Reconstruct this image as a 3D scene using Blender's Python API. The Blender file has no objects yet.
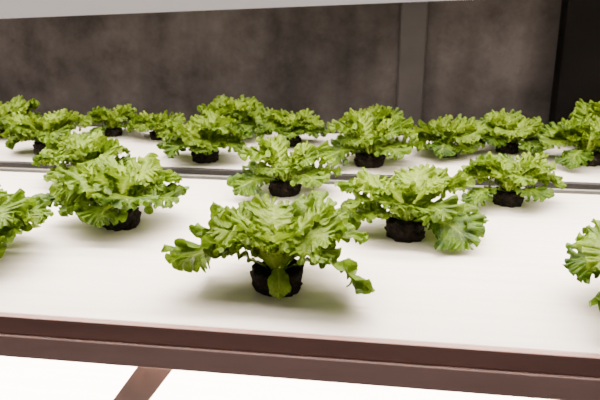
import bpy, math, random, bmesh, time
import numpy as np
from mathutils import Vector, Matrix, Euler, noise

scene = bpy.context.scene
D = bpy.data

def mat(name):
    m = D.materials.new(name); m.use_nodes = True
    nt = m.node_tree
    return m, nt, nt.nodes, nt.links, nt.nodes['Principled BSDF']

def noise_mat(name, c1, c2, scale=5.0, rough=0.5, bump=0.1, stretch=(1,1,1), detail=6, metallic=0, bscale=None, lo=0.35, hi=0.65, spec=0.5):
    m, nt, N, L, b = mat(name)
    tc = N.new('ShaderNodeTexCoord'); mp = N.new('ShaderNodeMapping')
    mp.inputs['Scale'].default_value = stretch
    L.new(tc.outputs['Object'], mp.inputs['Vector'])
    n = N.new('ShaderNodeTexNoise'); n.inputs['Scale'].default_value = scale; n.inputs['Detail'].default_value = detail
    L.new(mp.outputs['Vector'], n.inputs['Vector'])
    r = N.new('ShaderNodeValToRGB')
    r.color_ramp.elements[0].position = lo; r.color_ramp.elements[1].position = hi
    r.color_ramp.elements[0].color = (*c1, 1); r.color_ramp.elements[1].color = (*c2, 1)
    L.new(n.outputs['Fac'], r.inputs['Fac']); L.new(r.outputs['Color'], b.inputs['Base Color'])
    b.inputs['Roughness'].default_value = rough; b.inputs['Metallic'].default_value = metallic
    b.inputs['Specular IOR Level'].default_value = spec
    if bump:
        n2 = N.new('ShaderNodeTexNoise'); n2.inputs['Scale'].default_value = bscale or scale * 4
        L.new(mp.outputs['Vector'], n2.inputs['Vector'])
        bp = N.new('ShaderNodeBump'); bp.inputs['Strength'].default_value = bump; bp.inputs['Distance'].default_value = 0.01
        L.new(n2.outputs['Fac'], bp.inputs['Height']); L.new(bp.outputs['Normal'], b.inputs['Normal'])
    return m

def empty(name, loc=(0, 0, 0)):
    e = D.objects.new(name, None); e.location = loc; e.empty_display_size = 0.1
    scene.collection.objects.link(e); return e

def box(name, x0, x1, y0, y1, z0, z1, m, parent=None, bevel=0.0):
    cx, cy, cz = (x0+x1)/2, (y0+y1)/2, (z0+z1)/2
    bm = bmesh.new(); bmesh.ops.create_cube(bm, size=1)
    bmesh.ops.scale(bm, vec=(x1-x0, y1-y0, z1-z0), verts=bm.verts)
    if bevel:
        bmesh.ops.bevel(bm, geom=bm.edges[:], offset=bevel, segments=3, affect='EDGES', profile=0.5)
    me = D.meshes.new(name); bm.to_mesh(me); bm.free()
    me.materials.append(m)
    o = D.objects.new(name, me); o.location = (cx, cy, cz)
    scene.collection.objects.link(o)
    if parent:
        o.parent = parent; o.location = Vector((cx, cy, cz)) - parent.location
    return o

m_panel = noise_mat('white_panel', (0.82, 0.735, 0.665), (0.89, 0.815, 0.745), 3, 0.42, 0.05, (0.6, 14, 1), 4, bscale=8)
m_lip = noise_mat('lip_brown', (0.33, 0.18, 0.155), (0.41, 0.23, 0.195), 4, 0.45, 0.05, (1, 8, 8))
m_lip2 = noise_mat('rail_brown', (0.56, 0.37, 0.335), (0.64, 0.43, 0.39), 4, 0.45, 0.05, (1, 8, 8))
m_dark = noise_mat('dark_steel', (0.018, 0.016, 0.015), (0.035, 0.03, 0.028), 6, 0.5, 0.05)
m_steel = noise_mat('grey_rail', (0.16, 0.16, 0.135), (0.22, 0.21, 0.18), 6, 0.4, 0.05, metallic=0.3)
m_brace = noise_mat('brace_brown', (0.60, 0.47, 0.40), (0.70, 0.56, 0.49), 8, 0.5, 0.08)
m_white = noise_mat('white_housing', (0.70, 0.64, 0.59), (0.76, 0.70, 0.65), 3, 0.45, 0.02)
m_floor = noise_mat('floor_concrete', (0.10, 0.09, 0.085), (0.16, 0.145, 0.135), 4, 0.7, 0.2)
m_post = noise_mat('dark_post', (0.003, 0.0025, 0.002), (0.006, 0.005, 0.0045), 4, 0.9, 0.1, spec=0.05)
m_pil = noise_mat('pilaster', (0.024, 0.0198, 0.0184), (0.042, 0.035, 0.033), 6, 0.8, 0.2)
m_glow_housing = noise_mat('glowing_housing', (0.70, 0.64, 0.59), (0.76, 0.70, 0.65), 3, 0.45, 0.02)
fb = m_glow_housing.node_tree.nodes['Principled BSDF']
fb.inputs['Emission Color'].default_value = (1, 0.91, 0.84, 1); fb.inputs['Emission Strength'].default_value = 0.5  # weak glow added to the white housing so its visible side looks brighter

m_wall, nt, N, L, b = mat('stained_wall')
tc = N.new('ShaderNodeTexCoord')
n1 = N.new('ShaderNodeTexNoise'); n1.inputs['Scale'].default_value = 4; n1.inputs['Detail'].default_value = 12; n1.inputs['Roughness'].default_value = 0.7
L.new(tc.outputs['Object'], n1.inputs['Vector'])
r1 = N.new('ShaderNodeValToRGB')
r1.color_ramp.elements[0].position = 0.36; r1.color_ramp.elements[0].color = (0.025, 0.0210, 0.0198, 1)
r1.color_ramp.elements[1].position = 0.66; r1.color_ramp.elements[1].color = (0.076, 0.065, 0.062, 1)
L.new(n1.outputs['Fac'], r1.inputs['Fac'])
mp = N.new('ShaderNodeMapping'); mp.inputs['Scale'].default_value = (2.6, 1, 0.25)
L.new(tc.outputs['Object'], mp.inputs['Vector'])
n2 = N.new('ShaderNodeTexNoise'); n2.inputs['Scale'].default_value = 1.8; n2.inputs['Detail'].default_value = 4
L.new(mp.outputs['Vector'], n2.inputs['Vector'])
r2 = N.new('ShaderNodeValToRGB')
r2.color_ramp.elements[0].position = 0.42; r2.color_ramp.elements[0].color = (0.65, 0.65, 0.65, 1)
r2.color_ramp.elements[1].position = 0.56; r2.color_ramp.elements[1].color = (1, 1, 1, 1)
L.new(n2.outputs['Fac'], r2.inputs['Fac'])
mx = N.new('ShaderNodeMixRGB'); mx.blend_type = 'MULTIPLY'; mx.inputs['Fac'].default_value = 1
L.new(r1.outputs['Color'], mx.inputs[1]); L.new(r2.outputs['Color'], mx.inputs[2])
L.new(mx.outputs['Color'], b.inputs['Base Color']); b.inputs['Roughness'].default_value = 0.9
b.inputs['Specular IOR Level'].default_value = 0.2
bp = N.new('ShaderNodeBump'); bp.inputs['Strength'].default_value = 0.25; bp.inputs['Distance'].default_value = 0.01
L.new(n1.outputs['Fac'], bp.inputs['Height']); L.new(bp.outputs['Normal'], b.inputs['Normal'])

m_soil = noise_mat('soil_plug', (0.004, 0.003, 0.0025), (0.022, 0.015, 0.011), 60, 0.95, 1.0, bscale=120, spec=0.2)

m_leaf, nt, N, L, b = mat('lettuce_leaf')
at = N.new('ShaderNodeAttribute'); at.attribute_name = 'leafcol'
sp = N.new('ShaderNodeSeparateColor'); L.new(at.outputs['Color'], sp.inputs['Color'])
tc = N.new('ShaderNodeTexCoord')
n1 = N.new('ShaderNodeTexNoise'); n1.inputs['Scale'].default_value = 30; n1.inputs['Detail'].default_value = 6
L.new(tc.outputs['Object'], n1.inputs['Vector'])
def rgb(c):
    n = N.new('ShaderNodeRGB'); n.outputs[0].default_value = (*c, 1); return n.outputs[0]
def mixc(f, a, bb):
    n = N.new('ShaderNodeMixRGB'); L.new(f, n.inputs['Fac']); L.new(a, n.inputs[1]); L.new(bb, n.inputs[2]); return n.outputs[0]
r3 = N.new('ShaderNodeValToRGB')
r3.color_ramp.elements[0].position = 0.38; r3.color_ramp.elements[0].color = (0.020, 0.056, 0.001, 1)
r3.color_ramp.elements[1].position = 0.64; r3.color_ramp.elements[1].color = (0.105, 0.200, 0.004, 1)
L.new(n1.outputs['Fac'], r3.inputs['Fac'])
blade = mixc(sp.outputs['Blue'], r3.outputs['Color'], rgb((0.26, 0.37, 0.014)))
col = mixc(sp.outputs['Red'], blade, rgb((0.38, 0.48, 0.08)))
L.new(col, b.inputs['Base Color'])
b.inputs['Roughness'].default_value = 0.42; b.inputs['Specular IOR Level'].default_value = 0.3
tr = N.new('ShaderNodeBsdfTranslucent'); L.new(col, tr.inputs['Color'])
ms = N.new('ShaderNodeMixShader'); ms.inputs['Fac'].default_value = 0.36
L.new(b.outputs[0], ms.inputs[1]); L.new(tr.outputs[0], ms.inputs[2])
L.new(ms.outputs[0], N['Material Output'].inputs['Surface'])
vo = N.new('ShaderNodeTexNoise'); vo.inputs['Scale'].default_value = 100; vo.inputs['Detail'].default_value = 3
L.new(tc.outputs['Object'], vo.inputs['Vector'])
bp = N.new('ShaderNodeBump'); bp.inputs['Strength'].default_value = 0.8; bp.inputs['Distance'].default_value = 0.006
L.new(vo.outputs['Fac'], bp.inputs['Height'])
L.new(bp.outputs['Normal'], b.inputs['Normal']); L.new(bp.outputs['Normal'], tr.inputs['Normal'])

# ------------------------------------------------------------ lettuce leaf: excess-margin growth relaxed as a sheet
NU, NR = 70, 12
PLUG_H = 0.036
W0 = 0.36
def sim_leaf(seed, G=1.3, iters=280, wfac=1.0):
    rng = np.random.default_rng(seed)
    ud = np.linspace(0, 1, 1500)
    pet = 0.12
    pu = np.clip((ud - pet) / (1 - pet), 0, 1)
    prof = 0.13 + 0.98*np.sin(np.pi*pu**1.15)**0.8*(0.42 + 0.72*pu)
    prof = np.where(ud > 0.72, prof*np.sqrt(np.clip(1 - ((ud-0.72)/0.28)**2, 0, 1)), prof)
    halves = []
    for s in (-1, 1):
        ph = rng.uniform(0, 6.28, 3)
        lob = 1 + 0.07*np.sin(2*np.pi*ud*3.1+ph[0]) + 0.06*np.sin(2*np.pi*ud*1.4+ph[1])
        xo = W0*wfac*prof*lob; yo = ud*0.94 + 0.10*np.sin(np.pi*ud)*np.clip((ud-.1)/.3, 0, 1)
        a = np.concatenate([[0], np.cumsum(np.hypot(np.diff(xo), np.diff(yo)))])
        un = np.interp(np.linspace(0, a[-1], NU), a, ud)
        xo = np.interp(un, ud, xo); yo = np.interp(un, ud, yo)
        halves.append((s, un, xo, yo))
    R = np.linspace(0, 1, NR)[:, None]
    cols = []
    for s, un, xo, yo in halves:
        x = s*R*xo[None]; ym = 0.80*un
        y = ym[None] + (yo-ym)[None]*R
        cols.append((x, y, np.broadcast_to(un, x.shape)))
    X = np.concatenate([cols[0][0], cols[1][0][:, ::-1][:, 1:]], 1)
    Y = np.concatenate([cols[0][1], cols[1][1][:, ::-1][:, 1:]], 1)
    U = np.concatenate([cols[0][2], cols[1][2][:, ::-1][:, 1:]], 1)
    P0 = np.stack([X, Y, np.zeros_like(X)], -1)
    nC = X.shape[1]
    ramp = np.clip((U-0.16)/0.25, 0, 1)
    cc = np.linspace(0, 1, nC)[None]
    ph = rng.uniform(0, 6.28, 4)
    patch = 1 + 0.35*np.sin(cc*19+ph[0]) + 0.25*np.sin(cc*43+ph[1])
    Rb = np.broadcast_to(R, X.shape)
    gfull = G*ramp*(0.25*Rb + 0.75*Rb**2.2)*patch
    P = P0.copy()
    wave = 0
    for k, (f, amp) in enumerate(((11, .012), (27, .012), (60, .011), (96, .008))):
        wave = wave + amp*np.sin(2*np.pi*cc*f/2+rng.uniform(0, 6.28)+1.5*np.sin(cc*13+ph[2]))
    P[..., 2] += Rb**1.5*ramp*wave + rng.normal(0, 0.003, X.shape)*Rb
    lJ = np.linalg.norm(P0[:, 1:]-P0[:, :-1], axis=-1)
    lI = np.linalg.norm(P0[1:]-P0[:-1], axis=-1)
    fixed = np.ones(X.shape); fixed[0] = 0; fixed[U < 0.10] = 0
    w = fixed
    def solve(A, B, wa, wb, rest, k):
        d = B-A; l = np.linalg.norm(d, axis=-1)+1e-9
        ws = wa+wb+1e-9
        c = (k*(l-rest)/l/ws)[..., None]*d
        return c*wa[..., None], -c*wb[..., None]
    for it in range(iters):
        t = min(1, it/(iters*0.6))
        g = 1 + gfull*t
        gJ = 0.5*(g[:, 1:]+g[:, :-1])
        rJ = lJ*gJ
        gI = 1 + 0.12*t*ramp[1:]
        rI = lI*gI
        for par in (0, 1):
            a, b_ = P[:, par:-1:2], P[:, par+1::2]
            n = min(a.shape[1], b_.shape[1]); rest = rJ[:, par::2][:, :n]
            da, db = solve(a[:, :n], b_[:, :n], w[:, par:-1:2][:, :n], w[:, par+1::2][:, :n], rest, 1.0)
            P[:, par:-1:2][:, :n] += da; P[:, par+1::2][:, :n] += db
            a, b_ = P[par:-1:2], P[par+1::2]
            n = min(a.shape[0], b_.shape[0]); rest = rI[par::2][:n]
            da, db = solve(a[:n], b_[:n], w[par:-1:2][:n], w[par+1::2][:n], rest, 1.0)
            P[par:-1:2][:n] += da; P[par+1::2][:n] += db
        acc = np.zeros_like(P)
        e1 = P0[:-1, 1:]-P0[:-1, :-1]; e2 = P0[1:, :-1]-P0[:-1, :-1]
        gg = gJ[:-1]
        dot = (e1*e2).sum(-1)*gg
        L1 = (e1**2).sum(-1)*gg**2; L2 = (e2**2).sum(-1)
        r_a = np.sqrt(np.maximum(L1+L2+2*dot, 1e-10)); r_b = np.sqrt(np.maximum(L1+L2-2*dot, 1e-10))
        da, db = solve(P[:-1, :-1], P[1:, 1:], w[:-1, :-1], w[1:, 1:], r_a, 0.18)
        acc[:-1, :-1] += da; acc[1:, 1:] += db
        da, db = solve(P[:-1, 1:], P[1:, :-1], w[:-1, 1:], w[1:, :-1], r_b, 0.18)
        acc[:-1, 1:] += da; acc[1:, :-1] += db
        rest = rJ[:, 1:]+rJ[:, :-1]
        da, db = solve(P[:, :-2], P[:, 2:], w[:, :-2], w[:, 2:], rest*0.98, 0.055)
        acc[:, :-2] += da; acc[:, 2:] += db
        rest = rI[1:]+rI[:-1]
        da, db = solve(P[:-2], P[2:], w[:-2], w[2:], rest, 0.08)
        acc[:-2] += da; acc[2:] += db
        P += acc
        lap = np.zeros_like(P)
        lap[:, 1:-1] = 0.5*(P[:, 2:]+P[:, :-2])-P[:, 1:-1]
        P += 0.025*lap*w[..., None]
    rib = np.clip(1 - Rb/(0.09+0.35*(1-U)**2.2 + 0.5*(U < 0.14)), 0, 1)*(1-0.6*U)
    vein = (np.clip(np.sin(2*np.pi*(U*7 - Rb*0.9)), 0, 1)**10)*0.35*(1-Rb)
    return P, np.clip(rib+vein, 0, 1), Rb.copy(), U

t0 = time.time()
FR = [sim_leaf(100+i, G=g, wfac=wf) for i, (g, wf) in enumerate(((1.8, 1), (2.3, 1), (1.7, 1.1), (2.1, .95), (2.5, 1), (1.9, 1.1), (2.2, 1), (2.0, .95), (1.8, 1.05), (2.4, .9)))]
SM = [sim_leaf(200+i, G=g, wfac=wf) for i, (g, wf) in enumerate(((0.18, 1.1), (0.3, 0.7)))]
print('sim', time.time()-t0)
def densify(P):
    def up(A, ax):
        A = np.moveaxis(A, ax, 0); n = A.shape[0]
        m = 0.5*(A[1:]+A[:-1])
        if n > 3: m[1:-1] = 0.5625*(A[1:-2]+A[2:-1]) - 0.0625*(A[:-3]+A[3:])
        out = np.empty((2*n-1,)+A.shape[1:]); out[::2] = A; out[1::2] = m
        return np.moveaxis(out, 0, ax)
    return up(P, 1)
FR = [tuple([densify(l[0])]+[densify(a[..., None])[..., 0] for a in l[1:]]) for l in FR]
SM = [tuple([densify(l[0])]+[densify(a[..., None])[..., 0] for a in l[1:]]) for l in SM]

def leaf(rng, az, elev, bend, Ln, W, base, kind='f', cup=0.15, age=0.3, twist=0.0):
    lib = FR if kind == 'f' else SM
    P, rib, Rb, U = lib[rng.integers(len(lib))] if kind == 'f' else lib[0 if kind == 's' else 1]
    sx = W/(W0*Ln)
    flip = 1 if rng.random() < .5 else -1
    x = P[..., 0]*Ln*sx*flip; y = P[..., 1]*Ln; z = P[..., 2]*Ln*min(1.15, max(.8, sx))
    z = z + cup*W*(np.abs(x)/W)**1.5
    CC = np.stack([rib, Rb**2, np.full(rib.shape, age), np.ones(rib.shape)], -1)
    ss = np.linspace(-0.25, 1.5, 180)*Ln
    sn = np.clip(ss/Ln, 0, 1.5)
    ang = np.maximum(elev - bend*sn**1.6, -1.75)
    ds = ss[1]-ss[0]
    cr = np.concatenate([[0], np.cumsum(np.cos(ang[:-1])*ds)]); cz = np.concatenate([[0], np.cumsum(np.sin(ang[:-1])*ds)])
    i0 = np.interp(0, ss, cr); j0 = np.interp(0, ss, cz)
    rr = np.interp(y, ss, cr)-i0; zz = np.interp(y, ss, cz)-j0; aa = np.interp(y, ss, ang)
    tw = twist*(y/Ln)
    x2 = x*np.cos(tw) - z*np.sin(tw); z2 = x*np.sin(tw) + z*np.cos(tw)
    r2 = rr - z2*np.sin(aa); h2 = zz + z2*np.cos(aa)
    ca, sa = math.cos(az), math.sin(az)
    X = base[0] + r2*ca - x2*sa; Y = base[1] + r2*sa + x2*ca; Z = base[2] + h2
    lo = 0.003
    Z = np.where(Z < lo+0.012, lo + 0.012*np.exp(np.clip((Z-lo-0.012)/0.012, -8, 0)), Z)
    a, c = x.shape
    idx = np.arange(a*c).reshape(a, c)
    F = np.stack([idx[:-1, :-1], idx[1:, :-1], idx[1:, 1:], idx[:-1, 1:]], -1).reshape(-1, 4)
    return np.stack([X, Y, Z], -1).reshape(-1, 3), F, CC.reshape(-1, 4)

def plug(rng, rad=0.039, h=PLUG_H):
    nz, na = 14, 48
    vs = []; off = rng.uniform(0, 50)
    for i in range(nz):
        t = i/(nz-1)
        if t < 0.75: rr = rad*(0.95+0.08*math.sin(t*4)); z = h*t/0.75
        else:
            k = (t-0.75)/0.25; rr = rad*(1-k)*0.98+0.0005; z = h*(1+0.08*math.sin(k*1.57))
        for j in range(na):
            a = 2*math.pi*j/na
            p = Vector((math.cos(a)*rr, math.sin(a)*rr, z))
            n = noise.fractal(p*80+Vector((off, 0, 0)), 1.0, 2.0, 4)*0.007 + noise.noise(p*25+Vector((off, 3, 0)))*0.006
            p.x += math.cos(a)*n; p.y += math.sin(a)*n; p.z = max(0, p.z + (n*0.8 if i > 0 else 0))
            vs.append(p[:])
    F = []
    for i in range(nz-1):
        for j in range(na):
            F.append((i*na+j, i*na+(j+1) % na, (i+1)*na+(j+1) % na, (i+1)*na+j))
    return np.array(vs), np.array(F)

def build_lettuce_mesh(name, seed, specs=None, gap=None, size=1.0, nout=6, nmid=7, nin=7):
    rng = np.random.default_rng(seed)
    if specs is None:
        specs = []
        r = rng.uniform
        def rings(n, e, b, l, w, c, age, a0):
            for i in range(n):
                az = a0 + 2*math.pi*i/n + r(-0.25, 0.25)
                if gap is not None and age < 0.2:
                    d = (az-gap+math.pi) % (2*math.pi)-math.pi
                    if abs(d) < 0.62: az = gap + math.copysign(0.72+r(0, .2), d)
                specs.append((az, e+r(-.2, .2), b+r(-.4, .4), l*r(.80, 1.1), w*r(.85, 1.15), 'f', c, age+r(-.10, .20), r(-.7, .7)))
        a0 = r(0, 6.28)
        rings(nout, 0.60, 1.60, 0.152, 0.052, 0.05, 0.08, a0)
        rings(nmid, 1.05, 1.85, 0.158, 0.050, 0.05, 0.25, a0+.4)
        rings(nin, 1.34, 1.55, 0.138, 0.044, 0.10, 0.55, a0+.9)
    VV = []; FF = []; CC = []; o = 0
    for (az, e, b_, l, w, kind, c, age, tw) in specs:
        base = (math.cos(az)*0.010*size, math.sin(az)*0.010*size, PLUG_H-0.004)
        v, f, cc = leaf(rng, az, e, b_, l*size, w*size, base, kind, c, max(0, age), tw)
        VV.append(v); FF.append(f+o); CC.append(cc); o += len(v)
    nleaf = sum(len(f) for f in FF)
    v, f = plug(rng)
    VV.append(v); FF.append(f+o); CC.append(np.zeros((len(v), 4)))
    V = np.concatenate(VV); F = np.concatenate(FF); C = np.concatenate(CC)
    me = D.meshes.new(name)
    me.from_pydata(V.tolist(), [], F.tolist())
    me.materials.append(m_leaf); me.materials.append(m_soil)
    mi = np.zeros(len(F), dtype=np.int32); mi[nleaf:] = 1
    me.polygons.foreach_set('material_index', mi)
    me.polygons.foreach_set('use_smooth', np.ones(len(F), dtype=bool))
    ca = me.color_attributes.new('leafcol', 'FLOAT_COLOR', 'POINT')
    ca.data.foreach_set('color', C.astype(np.float32).ravel())
    me.update()
    return me

def place(me, x, y, rz=0.0, s=1.0):
    o = D.objects.new('lettuce_plant', me); o.location = (x, y, 0.0)
    o.rotation_euler = (0, 0, rz); o.scale = (s, s, s)
    scene.collection.objects.link(o); return o

def rad(d): return math.radians(d)
hero = [
    (rad(192), 0.60, 1.60, 0.172, 0.068, 'f', 0.0, 0.20, 0.9),
    (rad(-20), 0.62, 2.00, 0.172, 0.066, 'f', 0.0, 0.20, -0.8),
    (rad(-78), 0.75, 3.2, 0.098, 0.024, 't', 0.0, 0.40, 0.0),
    (rad(-98), 1.05, 0.6, 0.088, 0.046, 's', 0.25, 1.0, 0.0),
    (rad(165), 0.90, 1.8, 0.155, 0.054, 'f', 0.1, 0.20, 0.3),
    (rad(12), 0.95, 1.8, 0.160, 0.054, 'f', 0.1, 0.20, -0.3),
    (rad(-42), 1.05, 1.9, 0.138, 0.048, 'f', 0.1, 0.35, -0.3),
    (rad(-150), 1.05, 2.0, 0.135, 0.048, 'f', 0.1, 0.30, 0.3),
    (rad(70), 0.7, 1.4, 0.145, 0.052, 'f', 0.1, 0.15, 0.1),
    (rad(120), 0.7, 1.4, 0.145, 0.052, 'f', 0.1, 0.15, -0.1),
    (rad(40), 1.05, 1.7, 0.158, 0.052, 'f', 0.1, 0.25, 0.6),
    (rad(92), 1.10, 1.6, 0.150, 0.050, 'f', 0.1, 0.25, -0.4),
    (rad(140), 1.05, 1.7, 0.158, 0.052, 'f', 0.1, 0.25, 0.3),
    (rad(200), 1.22, 1.8, 0.140, 0.046, 'f', 0.1, 0.40, -0.4),
    (rad(-25), 1.22, 1.8, 0.144, 0.046, 'f', 0.1, 0.40, 0.5),
    (rad(30), 1.32, 1.6, 0.140, 0.045, 'f', 0.1, 0.45, -0.3),
    (rad(105), 1.35, 1.4, 0.130, 0.043, 'f', 0.1, 0.50, 0.4),
    (rad(160), 1.32, 1.6, 0.136, 0.043, 'f', 0.1, 0.45, 0.1),
    (rad(-60), 1.42, 1.8, 0.122, 0.042, 'f', 0.1, 0.50, 0.5),
    (rad(-120), 1.42, 1.8, 0.122, 0.042, 'f', 0.1, 0.50, -0.5),
    (rad(-92), 1.48, 1.5, 0.120, 0.040, 'f', 0.1, 0.55, 0.2),
]
m_hero = build_lettuce_mesh('lettuce_hero', 14, specs=hero)
G = rad(-90)
m_gapA = build_lettuce_mesh('lettuce_a', 21, gap=G)
m_gapB = build_lettuce_mesh('lettuce_b', 22, gap=G)
m_gapC = build_lettuce_mesh('lettuce_c', 23, gap=G)
m_fullA = build_lettuce_mesh('lettuce_d', 31, nout=8, nmid=8)
m_fullB = build_lettuce_mesh('lettuce_e', 32, nout=8, nmid=8)

place(m_hero, -0.172, 0.956)
place(m_fullA, 0.405, 0.940, rad(210), 1.05)
place(m_fullB, -0.725, 1.000, rad(20), 0.95)
place(m_gapA, 0.030, 1.222, rad(4), 0.95)
place(m_fullA, -0.535, 1.205, rad(80), 0.96)
place(m_gapB, -0.243, 1.470, rad(0), 0.88)
place(m_gapC, 0.255, 1.464, rad(-5), 0.84)
place(m_fullB, -0.730, 1.490, rad(200), 0.85)
place(m_gapA, -0.985, 1.76, rad(10), 0.90)
place(m_fullA, -0.513, 1.745, rad(140), 0.90)
place(m_gapB, -0.060, 1.760, rad(-8), 0.95)
place(m_gapC, 0.520, 1.86, rad(12), 0.95)
place(m_gapC, -0.900, 2.03, rad(30), 0.72)
place(m_fullB, 0.150, 1.90, rad(80), 0.78)
place(m_fullA, -0.310, 1.97, rad(10), 0.78)
place(m_fullB, -0.520, 2.06, rad(130), 0.9)
place(m_fullA, -1.240, 1.98, rad(220), 0.85)
place(m_fullB, -0.740, 2.0, rad(260), 0.62)
place(m_fullA, 0.330, 1.97, rad(280), 0.80)
place(m_fullB, -0.060, 2.04, rad(300), 0.80)
place(m_gapA, 0.64, 2.06, rad(180), 1.0)

# ------------------------------------------------------------ racks
XL, XR = -2.2, 1.6
r1_ = empty('hydroponic_rack', (0, 1.18, 0))
box('grow_panel', XL, XR, 0.817, 1.56, -0.024, 0.0, m_panel, r1_, 0.003)
box('front_lip', XL, XR, 0.805, 0.8165, -0.028, 0.0, m_lip, r1_, 0.002)
box('front_rail', XL, XR, 0.800, 0.830, -0.064, -0.0285, m_lip2, r1_, 0.002)
box('rear_rail', XL, XR, 1.53, 1.556, -0.064, -0.0245, m_dark, r1_, 0.002)
box('gap_shade_strip', XL, XR, 1.557, 1.598, -0.060, -0.050, m_dark, r1_, 0.002)  # dark strip added to close the gap and make it read as shade
box('lower_panel', XL, XR, 0.82, 1.56, -0.424, -0.40, m_panel, r1_, 0.003)
box('lower_front_rail', XL, XR, 0.80, 0.8195, -0.46, -0.40, m_lip2, r1_, 0.002)
for i, px in enumerate((XL+0.02, XR-0.02)):
    for j, py in enumerate((0.785, 1.575)):
        box('post_%d' % (2*i+j), px-0.015, px+0.015, py-0.013, py+0.013, -1.2, -0.001, m_steel, r1_, 0.002)
def bar(name, p0, p1, w, d, m, parent):
    p0, p1 = Vector(p0), Vector(p1)
    l = (p1-p0).length
    bm = bmesh.new(); bmesh.ops.create_cube(bm, size=1)
    bmesh.ops.scale(bm, vec=(w, d, l), verts=bm.verts)
    bmesh.ops.bevel(bm, geom=bm.edges[:], offset=0.002, segments=2, affect='EDGES')
    me = D.meshes.new(name); bm.to_mesh(me); bm.free(); me.materials.append(m)
    o = D.objects.new(name, me); scene.collection.objects.link(o)
    o.rotation_mode = 'QUATERNION'; o.rotation_quaternion = (p1-p0).to_track_quat('Z', 'X')
    o.location = (p0+p1)/2 - parent.location; o.parent = parent
    return o
bar('diagonal_brace', (-0.318, 0.845, -0.060), (-0.560, 0.845, -0.40), 0.044, 0.022, m_brace, r1_)

r2_ = empty('hydroponic_rack', (0, 1.9, 0))
box('grow_panel', XL, XR, 1.672, 2.16, -0.020, 0.0, m_panel, r2_, 0.003)
box('front_rail', XL, XR, 1.655, 1.671, -0.06, -0.001, m_dark, r2_, 0.002)
box('support_rail', XL, XR, 1.605, 1.616, -0.03, -0.004, m_steel, r2_, 0.002)
box('under_tray', XL, XR, 1.60, 2.16, -0.08, -0.065, m_dark, r2_, 0.002)
for i, px in enumerate((XL+0.02, XR-0.02)):
    box('post_%d' % i, px-0.015, px+0.015, 2.165, 2.19, -1.2, -0.001, m_steel, r2_, 0.002)

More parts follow.
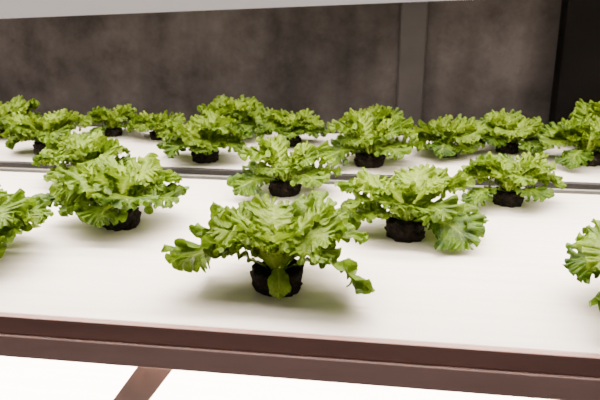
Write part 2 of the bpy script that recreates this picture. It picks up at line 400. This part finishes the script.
# ------------------------------------------------------------ lights
m_tube, nt, N, L, b = mat('led_diffuser')
b.inputs['Base Color'].default_value = (1, 0.95, 0.9, 1)
b.inputs['Emission Color'].default_value = (1, 0.90, 0.80, 1); b.inputs['Emission Strength'].default_value = 3
WARM = (1.0, 0.915, 0.835)
def grow_light(y, z, energy, tilt=0.0, xl=XL+0.1, xr=XR-0.1, hz=0.03, w=0.06, spread=150, hm=None):
    cx = (xl+xr)/2
    e = empty('led_grow_light', (cx, y, z))
    prof = [(-w, 0.0), (-w*0.55, hz), (w*0.55, hz), (w, 0.0), (w*0.86, 0.0), (w*0.5, hz*0.8), (-w*0.5, hz*0.8), (-w*0.86, 0.0)]
    n = len(prof); vs = []
    for X in (xl-cx, xr-cx):
        vs += [(X, a, c) for a, c in prof]
    fs = [(i, (i+1) % n, n+(i+1) % n, n+i) for i in range(n)]
    fs += [tuple(reversed(range(n))), tuple(range(n, 2*n))]
    me = D.meshes.new('housing'); me.from_pydata(vs, [], fs); me.materials.append(hm or m_white)
    o = D.objects.new('housing', me); o.parent = e; scene.collection.objects.link(o)
    bm = bmesh.new(); bmesh.ops.create_cone(bm, cap_ends=True, segments=20, radius1=0.010, radius2=0.010, depth=xr-xl-0.06)
    bmesh.ops.rotate(bm, matrix=Matrix.Rotation(math.pi/2, 3, 'Y'), verts=bm.verts)
    me = D.meshes.new('tube'); bm.to_mesh(me); bm.free(); me.materials.append(m_tube)
    t = D.objects.new('tube', me); t.location = (0, 0, hz*0.35); t.parent = e; scene.collection.objects.link(t)
    ld = D.lights.new('led_strip', 'AREA'); ld.shape = 'RECTANGLE'; ld.size = xr-xl-0.1; ld.size_y = 0.08
    ld.energy = energy; ld.color = WARM; ld.spread = math.radians(spread)
    lo = D.objects.new('led_strip', ld); lo.location = (0, 0, -0.012); lo.parent = e; scene.collection.objects.link(lo)
    e.rotation_euler = (0, tilt, 0)
    return e

us = empty('upper_shelf', (0, 1.5, 0.7))
box('shelf_board', XL, XR, 0.80, 2.16, 0.70, 0.72, m_white, us, 0.002)
for i, px in enumerate((XL+0.1, XR-0.1)):
    for j, py in enumerate((0.9, 2.1)):
        box('hanger_%d' % (2*i+j), px-0.008, px+0.008, py-0.008, py+0.008, 0.72, 1.6, m_steel, us, 0.001)
for y in (1.05, 1.38, 1.78, 2.02):
    grow_light(y, 0.66, 38 if y < 1.5 else 17, spread=125)
grow_light(0.85, 0.424, 5, tilt=math.radians(-2.4), hz=0.06, w=0.05, xl=-1.6, xr=1.0, hm=m_glow_housing)
for y in (1.0, 1.35):
    grow_light(y, -0.11, 75)

# ------------------------------------------------------------ room
box('wall_back', -4, 4, 2.36, 2.46, -1.2, 1.6, m_wall)
box('floor', -4, 4, -2.5, 2.36, -1.3, -1.2, m_floor)
box('ceiling', -4, 4, 0.0, 2.46, 1.6, 1.7, m_pil)
box('trim_1', 0.005, 0.095, 2.340, 2.3595, -1.2, 1.6, m_pil, bevel=0.009)
box('trim_2', 0.52, 0.68, 2.27, 2.3595, -1.2, 1.6, m_post, bevel=0.005)
box('trim_3', 0.68, 0.80, 2.31, 2.3595, -1.2, 1.6, m_pil, bevel=0.005)

w = D.worlds.new('World'); scene.world = w; w.use_nodes = True
w.node_tree.nodes['Background'].inputs[0].default_value = (1.0, 0.86, 0.81, 1)
w.node_tree.nodes['Background'].inputs[1].default_value = 0.27

cam = D.cameras.new('camera'); co = D.objects.new('camera', cam); scene.collection.objects.link(co)
cam.sensor_width = 36; cam.lens = 40.2
co.location = (0, 0, 0.45)
co.rotation_euler = (math.radians(90-17.4), 0, math.radians(8.1))
cam.clip_start = 0.02
cam.dof.use_dof = True; cam.dof.focus_distance = 1.15; cam.dof.aperture_fstop = 9.0
scene.camera = co
